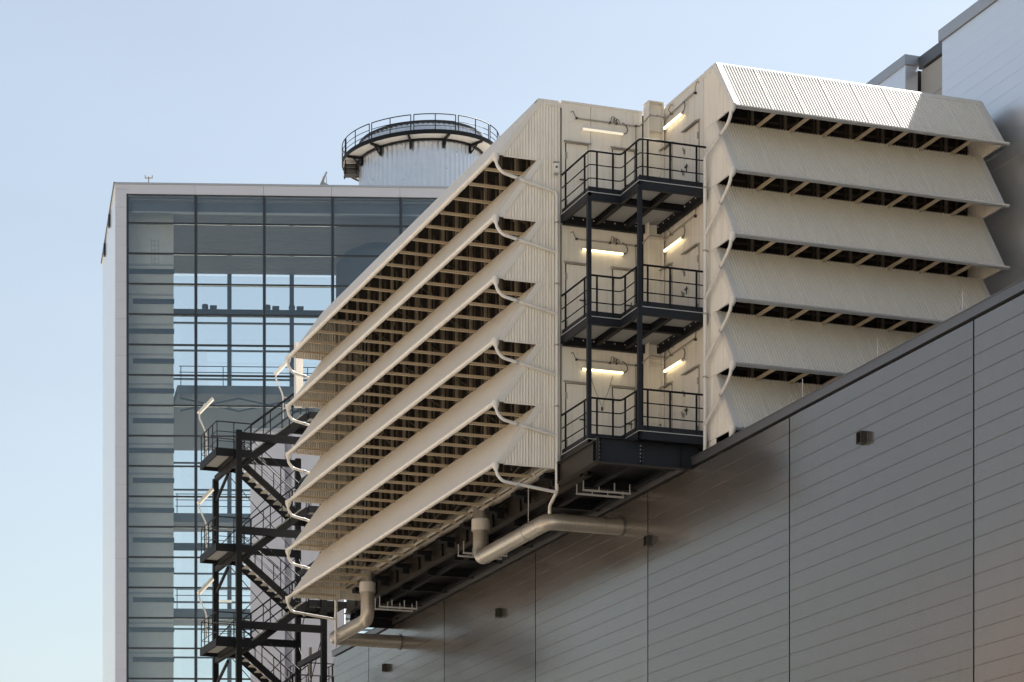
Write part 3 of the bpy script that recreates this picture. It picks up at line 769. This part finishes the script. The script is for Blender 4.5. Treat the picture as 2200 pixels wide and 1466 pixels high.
wc = thing("white_column", "white square column behind the far end of the louvre block", "column", (24.33, 88.4, 18))
b = MB(); b.box(24.2, 24.46, 88.3, 88.56, 24.9, 27.15); b.build("shaft", "pipe", wc)
b = MB(); b.bar((24.46, 88.43, 27.0), (25.5, 88.43, 27.0), .2, .22); b.build("beam", "pipe", wc)
fw = thing("plant_room_wall", "beige back wall of the long louvre block seen past the far gable", "wall", (25.5, YF, ZB), "beige plant room walls of the recess")
b = MB(); b.box(25.3, 27.9, YF + .04, YF + .1, ZB, 27.85); b.build("wall_panel", "panel", fw)
b = MB(); b.box(25.56, 27.95, YF + .03, YF + .12, 27.91, 28.0); b.build("wall_coping", "trim", fw)
rf = thing("flat_roof", "pale flat roof over the plant room behind the louvre ridge", "roof", (27, 76, 27.9))
b = MB(); b.box(25.52, 37, 66.0, YF, 27.78, 27.9); b.build("roof_sheet", "roof", rf)
b = MB(); b.box(XB + .1, 37, 62.95, 66.0, 27.78, 27.9); b.build("roof_sheet", "roof", rf)

# swan-neck lamps on the stair tower
def stair_lamp(base, label):
    x, y, z = base
    t = thing("stair_lamp", label, "lamp", base, "swan-neck lamps on the stair tower")
    b = MB(); b.tube([(x, y, z), (x, y, z + .85), (x - .27, y, z + 1.42), (x - .26, y, z + 1.6), (x - .05, y, z + 1.95)], .03, 8, .16); b.build("mast", "pipe", t)
    b = MB(); p = Vector((x - .25, y, z + 1.55)); q = Vector((x + .27, y, z + 2.12)); u = Vector((-.74, 0, .67))
    b.bar(p + u * .07, q + u * .07, .2, .09, up=u); hd = b.build("lamp_head", "lampw", t)
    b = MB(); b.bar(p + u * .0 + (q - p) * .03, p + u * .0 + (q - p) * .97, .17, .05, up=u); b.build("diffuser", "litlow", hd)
    b = MB()
    for zz in (.35, .75): b.box(x - .03, x + .15, y - .02, y + .02, z + zz, z + zz + .04)
    b.build("clamp", "edge", t); return t
s0 = stair_lamp((21.9, 92.2, 23.75), "swan-neck lamp on the highest outer landing of the stair tower")
dup(s0, (21.9, 92.2, 20.47), "swan-neck lamp on the second outer landing down the stair tower")
dup(s0, (21.9, 92.2, 17.2), "swan-neck lamp on the lowest outer landing of the stair tower")
dup(s0, (24.45, 91.0, 25.1), "swan-neck lamp above the top flight, beside the white column")

# ------------------------------------------------------------------ camera-aligned helper for the far buildings: lateral xc, depth zc to world
def F(xc, zc, z): return (xc * cos(YAW) + zc * sin(YAW), -xc * sin(YAW) + zc * cos(YAW), z)
def at(u, v, zc): return F((u - 1100) / FPX * zc, zc, (2285 - v) * zc / FPX + CAMZ)

# ------------------------------------------------------------------ glass tower
zc0 = 140.0; xc0 = (248 - 1100) / FPX * zc0
A_ = radians(2.2); eu = (cos(A_), sin(A_)); ev = (-sin(radians(11.77)), cos(radians(11.77)))
def T(a, d, z):      # a along the front, d into the depth, z up
    return F(xc0 + a * eu[0] + d * ev[0], zc0 + a * eu[1] + d * ev[1], z)
zroof = (2285 - 392) * zc0 / FPX + CAMZ
TW = 21.0; TD = 14.5
gt = thing("glass_tower", "tall glazed tower with silver frame and see-through floors", "tower", T(0, 0, 0))
def tb(b, a0, a1, d0, d1, z0, z1):
    b.prism([T(a0, d0, z0), T(a1, d0, z0), T(a1, d1, z0), T(a0, d1, z0)], (0, 0, z1 - z0)); return b
JW = .59
zh = zroof - .60
b = MB(); 
zz = 0.02; step = 1.0
while zz < zroof - .35:
    z2 = min(zz + step, zroof - .35); tb(b, 0, JW, 0, .5, zz + .008, z2); zz = z2
b.build("side_jamb", "twr", gt)
b = MB()
for i in range(6): tb(b, (JW + .004 + i * 3.7) if i else 0, JW + (i + 1) * 3.7 - .012 if i < 5 else TW, 0, .5, zh if i else zroof - .345, zroof - .1)
tb(b, JW + .004, JW + 3.69, .001, .5, zh, zroof - .345)
b.build("head_fascia", "twr", gt)
b = MB(); tb(b, -.04, TW + .04, -.05, TD + .04, zroof - .095, zroof); b.build("roof_coping", "silver2", gt)
b = MB(); tb(b, .05, TW, .55, TD - .2, zroof - .6, zroof - .12); b.build("roof_slab", "ceil", gt)
b = MB()
for i in range(46): tb(b, .9, TW - .2, .8 + i * .29, .8 + i * .29 + .22, zroof - .68, zroof - .605)
b.build("soffit_slats", "ceil", gt)
b = MB(); tb(b, .95, TW - .4, .85, 1.05, 48.12, 48.62); bmq = b.build("soffit_beam", "slab", gt)
b = MB(); tb(b, .95, TW - .4, .84, 1.06, 48.05, 48.115); b.build("beam_flange", "edge", bmq)
b = MB(); tb(b, .02, .30, .52, TD, .02, zroof - .1); b.build("left_wall", "silver", gt)
b = MB(); tb(b, TW - .3, TW, .52, TD, .02, zroof - .1); b.build("right_wall", "twr", gt)
# edge pipe with clips on the left roof edge
b = MB(); b.tube([T(-.05, .1, zroof + .02), T(-.05, TD, zroof + .02)], .05, 6)
for d in (5.2, 10.5): tb(b, -.12, .0, d, d + .3, zroof - .75, zroof - .05)
b.build("edge_pipe", "mull", gt)
rows = [zh, zh - 1.56] ; 
while rows[-1] > 8: rows.append(rows[-1] - 1.645)
BW = 3.705
AX = [JW + .03 + i * BW for i in range(6)]
for i in range(5):
    for j in range(len(rows) - 1):
        if rows[j] < 18: continue
        b = MB(); tb(b, AX[i] + .055, AX[i + 1] - .055, .12, .15, rows[j + 1] + .044, rows[j] - .044); b.build("window", "glass", gt)
b = MB()
zlow = rows[-1]
for i, a in enumerate(AX):
    b = MB(); tb(b, a - (.05 if i else .09), a + .05, .02, .3, .02, zh); tb(b, a + .085, a + .115, .2, .75, .02, zh - .06); b.build("mullion", "mull", gt)
for z in rows:
    b = MB(); tb(b, AX[0], AX[-1], .05, .2, z - .042, z + .042 if z < zh else z); b.build("transom", "mull", gt)
b = MB(); tb(b, AX[0], AX[-1], .1, .3, .02, 18 - .0 if False else 16.0); b.build("base_wall", "slab", gt)
# rear facade
zr_ = [48.1, 46.45, 45.85, 44.2, 42.5, 40.85, 39.2, 37.5, 35.9, 34.2, 32.5, 30.9, 29.2, 27.6, 25.9, 24.3, 22.6, 21.0, 19.3, 17.7, 16.0]
RX = [3.2 + .62 + i * 3.71 for i in range(5)]
b = MB()
for a in RX: tb(b, a - .12, a + .12, TD - .3, TD - .05, .02, zh)
b.build("rear_mullion", "mull", gt)
b = MB()
for i, z in enumerate(zr_): w = .22 if i in (1, 10) else .05; tb(b, .35, TW - .3, TD - .24, TD - .1, z - w, z + w)
b.build("rear_transom", "mull", gt)
for i in range(len(RX) + 1):
    a0 = .35 if i == 0 else RX[i - 1] + .13; a1 = TW - .32 if i == len(RX) else RX[i] - .13
    b = MB(); tb(b, a0, a1, TD - .19, TD - .16, 16, zh - .1); b.build("rear_glazing", "glass", gt)
# lift core
b = MB(); tb(b, .8, 3.33, 2.6, 9, .02, zroof - .7); co = b.build("lift_core", "conc", gt)
b = MB()
for j, z in enumerate(rows[2:]): tb(b, 1.1 if j % 2 else .85, 3.36, 2.45, 2.6, z - .36, z - .12)
b.each("core_ledge", "mull", co)
b = MB()
for j, z in enumerate(rows[2:]): tb(b, .82, 3.3, 2.5, 2.6, z + .1, z + .18)
b.each("core_sill", "edge", co)
b = MB()
for a in (2.1, 2.28, 2.5): tb(b, a, a + .025, 2.56, 2.6, rows[2] + .1, rows[1] - .05)
for k in range(6): tb(b, 2.1, 2.5, 2.565, 2.595, rows[2] + .2 + k * .25, rows[2] + .22 + k * .25)
b.build("core_ladder", "edge", co)
# floors
b = MB(); tb(b, 3.4, TW - .35, .8, TD - .35, 38.2, 38.65); fl = b.build("floor_slab", "slab", gt)
b = MB()
for k in range(5):
    b.bar(T(3.6 + k * 3.2, 1.4, 37.4), T(6.8 + k * 3.2, 1.4, 38.1), .08, .1); b.bar(T(6.8 + k * 3.2, 1.4, 37.4), T(3.6 + k * 3.2, 1.4, 38.1), .08, .1)
b.build("floor_truss", "mull", fl)
for z in (32.25, 26.95, 21.7):
    b = MB(); tb(b, 3.4, TW - .35, 3.5, 6.2, z - .5, z); b.build("floor_slab", "slab", gt)
for z, d in ((38.65, .95), (32.25, 3.6), (26.95, 3.6), (21.7, 3.6)):
    b = MB()
    for h in (1.08, .75, .4): b.bar(T(3.5, d, z + h), T(TW - .4, d, z + h), .035, .04)
    for k in range(8): b.bar(T(3.6 + k * 2.3, d, z), T(3.6 + k * 2.3, d, z + 1.08), .04, .04)
    b.build("inner_railing", "mull", gt)
b = MB()
for a in (6.05, 9.75, 11.2): b.lathe(*T(a, TD - .6, 0)[:2], [(0, 46.85), (.17, 46.83), (.2, 46.7), (.17, 46.56), (0, 46.54)], 12); tb(b, a + .3, a + .7, TD - .6, TD - .4, 46.6, 46.8)
b.build("inner_floodlight", "mull", gt)
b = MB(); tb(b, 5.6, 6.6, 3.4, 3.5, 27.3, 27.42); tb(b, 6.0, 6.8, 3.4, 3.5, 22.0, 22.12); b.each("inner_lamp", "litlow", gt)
tk = thing("dome_reflection", "dark domed tank seen through the upper glass of the tower", "tank", T(15.2, 6, 0))  # added solid; its dark shape stands for a chimney reflected in the glass
cx, cy, _ = T(15.2, 6.5, 0)
b = MB(); b.lathe(cx, cy, [(0, 48.2), (1.0, 48.05), (2.0, 47.5), (2.4, 46.9), (2.4, 38.7)], 40); b.build("shell", "slab", tk)

# roof items on the tower
an = thing("weather_mast", "tiny weather mast with cross arm on the roof edge of the glass tower", "mast", T(1.8, .8, zroof))
b = MB(); b.tube([T(1.8, .2, zroof - .01), T(1.8, .2, zroof + .4)], .03, 6); b.bar(T(1.6, .2, zroof + .32), T(2.02, .2, zroof + .32), .045, .045)
for a in (1.62, 2.0): b.tube([T(a, .2, zroof + .32), T(a, .2, zroof + .47)], .025, 6)
b.build("mast", "conduit", an)
da = thing("roof_davit", "grey tilted davit arm on the roof of the glass tower", "davit", T(11.3, 1.0, zroof))
b = MB(); b.bar(T(11.05, 1, zroof - .02), T(11.55, 1, zroof + 1.05), .09, .09); b.bar(T(11.27, 1, zroof + .5), T(12.05, 1, zroof + .02), .12, .12); b.bar(T(11.5, 1, zroof + .95), T(11.55, 1, zroof + .3), .03, .03); b.build("arm", "silver2", da)
b = MB(); b.bar(T(11.28, 1, zroof + .25), T(11.4, 1, zroof + .75), .2, .12); b.build("bracket", "conduit", da)

# ------------------------------------------------------------------ round tank with a gallery behind the tower roof
zt_ = 165.0; tx, ty, _ = at(904, 300, zt_)
tank = thing("gallery_tank", "round galvanised tank with black railed gallery above the glass tower", "tank", (tx, ty, zroof))
RB, RR = 3.92, 5.0
ux, uy = cos(YAW), -sin(YAW)
def tilt(b):       # the gallery rises slightly to one side
    b.v = [(x, y, z + .07 * ((x - tx) * ux + (y - ty) * uy)) for x, y, z in b.v]; return b
zd = (2285 - 285) * 160.2 / FPX + CAMZ
b = MB(); b.lathe(tx, ty, [(RB, 40), (RB, zd + 1.0)], 432, 72, .035); tilt(b).build("shell", "galv", tank)
b = MB(); b.lathe(tx, ty, [(RB + .06, zd + .9), (RB + .06, zd + 1.06), (RB - .3, zd + 1.1), (0, zd + 1.3)], 72); tilt(b).build("roof_rim", "mull", tank)
b = MB(); b.lathe(tx, ty, [(RB + .06, zd - .03), (RR - .05, zd - .03), (RR - .05, zd - .09), (RB + .06, zd - .09), (RB + .06, zd - .03)], 72); tilt(b).build("gallery_deck", "edge", tank)
b = MB(); b.lathe(tx, ty, [(RR - .04, zd - .15), (RR + .03, zd - .15), (RR + .03, zd + .1), (RR - .04, zd + .1), (RR - .04, zd - .15)], 72)
b.lathe(tx, ty, [(RB + .05, zd - .22), (RB + .13, zd - .22), (RB + .13, zd - .02), (RB + .05, zd - .02), (RB + .05, zd - .22)], 72); tilt(b).build("gallery_rim", "steel", tank)
for k in range(12):
    t = radians(-7 + 31 * k) if k < 12 else 0
    t = radians(-7 + 30 * k) - YAW * -1 * 0
    # angle measured from the direction facing the camera
    def pc(r, tt, z):
        fx, fy = -sin(YAW), -cos(YAW)
        return (tx + r * (fx * cos(tt) + ux * sin(tt)), ty + r * (fy * cos(tt) + uy * sin(tt)), z)
    b = MB(); b.bar(pc(RB + .05, t, zd - .2), pc(RR - .05, t, zd - .15), .11, .15); b.bar(pc(RB + .08, t, zd - .65), pc(RB + .08, t, zd - .1), .2, .1)
    b.bar(pc(RB + .1, t, zd - .7), pc(RR - .4, t, zd - .2), .06, .08); tilt(b).build("bracket", "steel", tank)
b = MB(); tl = radians(-82)
for dz in (-.35, -.62, -.9): b.bar(pc(RB + .1, tl, zd + dz), pc(RR - .1, tl, zd + dz), .8, .05)
for r in (RB + .2, RR - .15):
    for a in (-7, 7): b.bar(pc(r, tl + radians(a) * .7, zd - 1.0), pc(r, tl + radians(a) * .7, zd - .1), .06, .06)
tilt(b).each("access_stage", "steel", tank)
for k in range(11):
    t0 = radians(-4 + 32.73 * k + 1.1); t1 = radians(-4 + 32.73 * (k + 1) - 1.1)
    b = MB(); n = 8
    arc = [t0 + (t1 - t0) * i / n for i in range(n + 1)]
    for h, r in ((1.06, .032), (.66, .022), (.34, .022)): b.tube([pc(RR, t, zd + h) for t in arc], r, 6)
    for t in (t0, (t0 + t1) / 2, t1): b.tube([pc(RR, t, zd - .15), pc(RR, t, zd + 1.06)], .03, 6)
    for t in (t0 - radians(1.2), t1 + radians(.6)): pass
    tilt(b).build("railing", "steel", tank)

# ------------------------------------------------------------------ big silver hall at the right and the parapet block beside it
sv = thing("silver_hall", "tall silver metal hall rising behind the short louvre block", "hall", (36.9, 55, 0))
XS = 36.95; ZS = 31.25; YE = 65.2
prof = []; z = ZS - .35
while z > 17.5:
    prof += [(0, z), (0, z - .385 + .010), (.004, z - .385 + .006), (.004, z - .385)]; z -= .385
prof += [(0, z), (0, 10)]
b = MB(); n = len(prof); ys = [34, 45, 55, YE]; vs = [(XS + a, y, zz) for y in ys for a, zz in prof]
b.add(vs, [(k * n + j, (k + 1) * n + j, (k + 1) * n + j + 1, k * n + j + 1) for k in range(3) for j in range(n - 1)]); b.build("cladding", "silver", sv)
b = MB(); b.box(XS + .02, 60, YE - .02, YE + .0, 10, ZS - .3); b.box(XS + .02, 60, 34, 34.1, 10, ZS - .3); b.each("end_wall", "silver", sv)
b = MB(); b.box(XS - .07, XS + .4, 33.9, YE + .1, ZS - .33, ZS); b.build("parapet_cap", "silver2", sv)
b = MB(); b.box(XS + .4, 60, 34.1, YE - .03, ZS - .5, ZS - .4); b.build("roof", "roof", sv)
pb = thing("parapet_block", "pale grey roof block with light coping beside the silver hall", "roof block", (38, 75, 28))
b = MB(); b.box(38.0, 38.42, 69.27, 84, 20, 31.86); b.build("block_wall", "silver", pb)
b = MB(); b.box(38.421, 38.9, 69.3, 69.5, 20, 31.75); b.build("joint_strip", "joint", pb)
b = MB(); b.box(37.95, 38.47, 69.2, 84.1, 31.865, 32.15); b.build("coping", "silver2", pb)
sw = thing("sand_wall", "sand-coloured panel wall with dark coping between roof block and silver hall", "wall", (38.45, 66, 28))
for i in range(9):
    z = 31.7 - i * .95
    b = MB(); b.box(38.5, 38.7, 58, 69.2, z - .935, z); b.build("wall_panel", "sand", sw)
b = MB(); b.box(38.4, 38.8, 58, 69.19, 31.74, 32.1); b.build("coping", "hallcap", sw)
b = MB(); b.box(38.71, 39, 58, 69.2, 20, 31.7); b.build("wall_backing", "joint", sw)

# ------------------------------------------------------------------ plain block behind the stair tower
zb_ = 113.0
bk = thing("rendered_block", "plain pale lilac-grey block standing behind the stair tower", "building", at(580, 1400, zb_))
def G(u, dz, z): 
    p = at(u, 0, zb_ + dz); return (p[0], p[1], z)
ztopb = (2285 - 928) * zb_ / FPX + CAMZ
b = MB(); b.prism([G(538, 0, .02), G(612, 0, .02), G(616, 9, .02), G(545, 9, .02)], (0, 0, ztopb)); b.build("wall", "block", bk)
b = MB(); b.prism([G(612.5, .25, .02), G(626, .25, .02), G(628, 6, .02), G(616, 6, .02)], (0, 0, ztopb - .05)); b.build("recess_wall", "block2", bk)
b = MB(); b.prism([G(626.5, -.1, .02), G(740, -.1, .02), G(742, 9, .02), G(630, 9, .02)], (0, 0, ztopb + .05)); b.build("side_wall", "block", bk)
b = MB(); b.prism([G(537, -.05, ztopb + .025), G(612, -.05, ztopb + .025), G(616, 9, ztopb + .025), G(545, 9, ztopb + .025)], (0, 0, .12)); b.build("coping", "silver2", bk)

# ------------------------------------------------------------------ brick buildings across the yard, left of the view (they reflect in the metal wall)
for (y0, y1, h, lab) in ((20, 78, 27, "long brown brick building across the yard, lower one"), (84, 150, 30, "tall brown brick building across the yard, higher one")):
    bb = thing("brick_building", lab, "building", (-34, (y0 + y1) / 2, 0), "brown brick buildings across the yard")
    b = MB(); b.box(-48, -34, y0, y1, .02, h); b.build("wall", "brick", bb)
    b = MB(); b.box(-48.2, -33.8, y0 - .2, y1 + .2, h + .004, h + .4); b.build("roof", "roof", bb)
    ny = int((y1 - y0) / 5.5)
    for i in range(ny):
        for j in range(6):
            y = y0 + 2 + i * 5.5; z = 2 + j * 4.3
            b = MB(); b.box(-34.02, -33.9, y, y + 2.2, z, z + 2.3); b.build("window", "mull", bb)
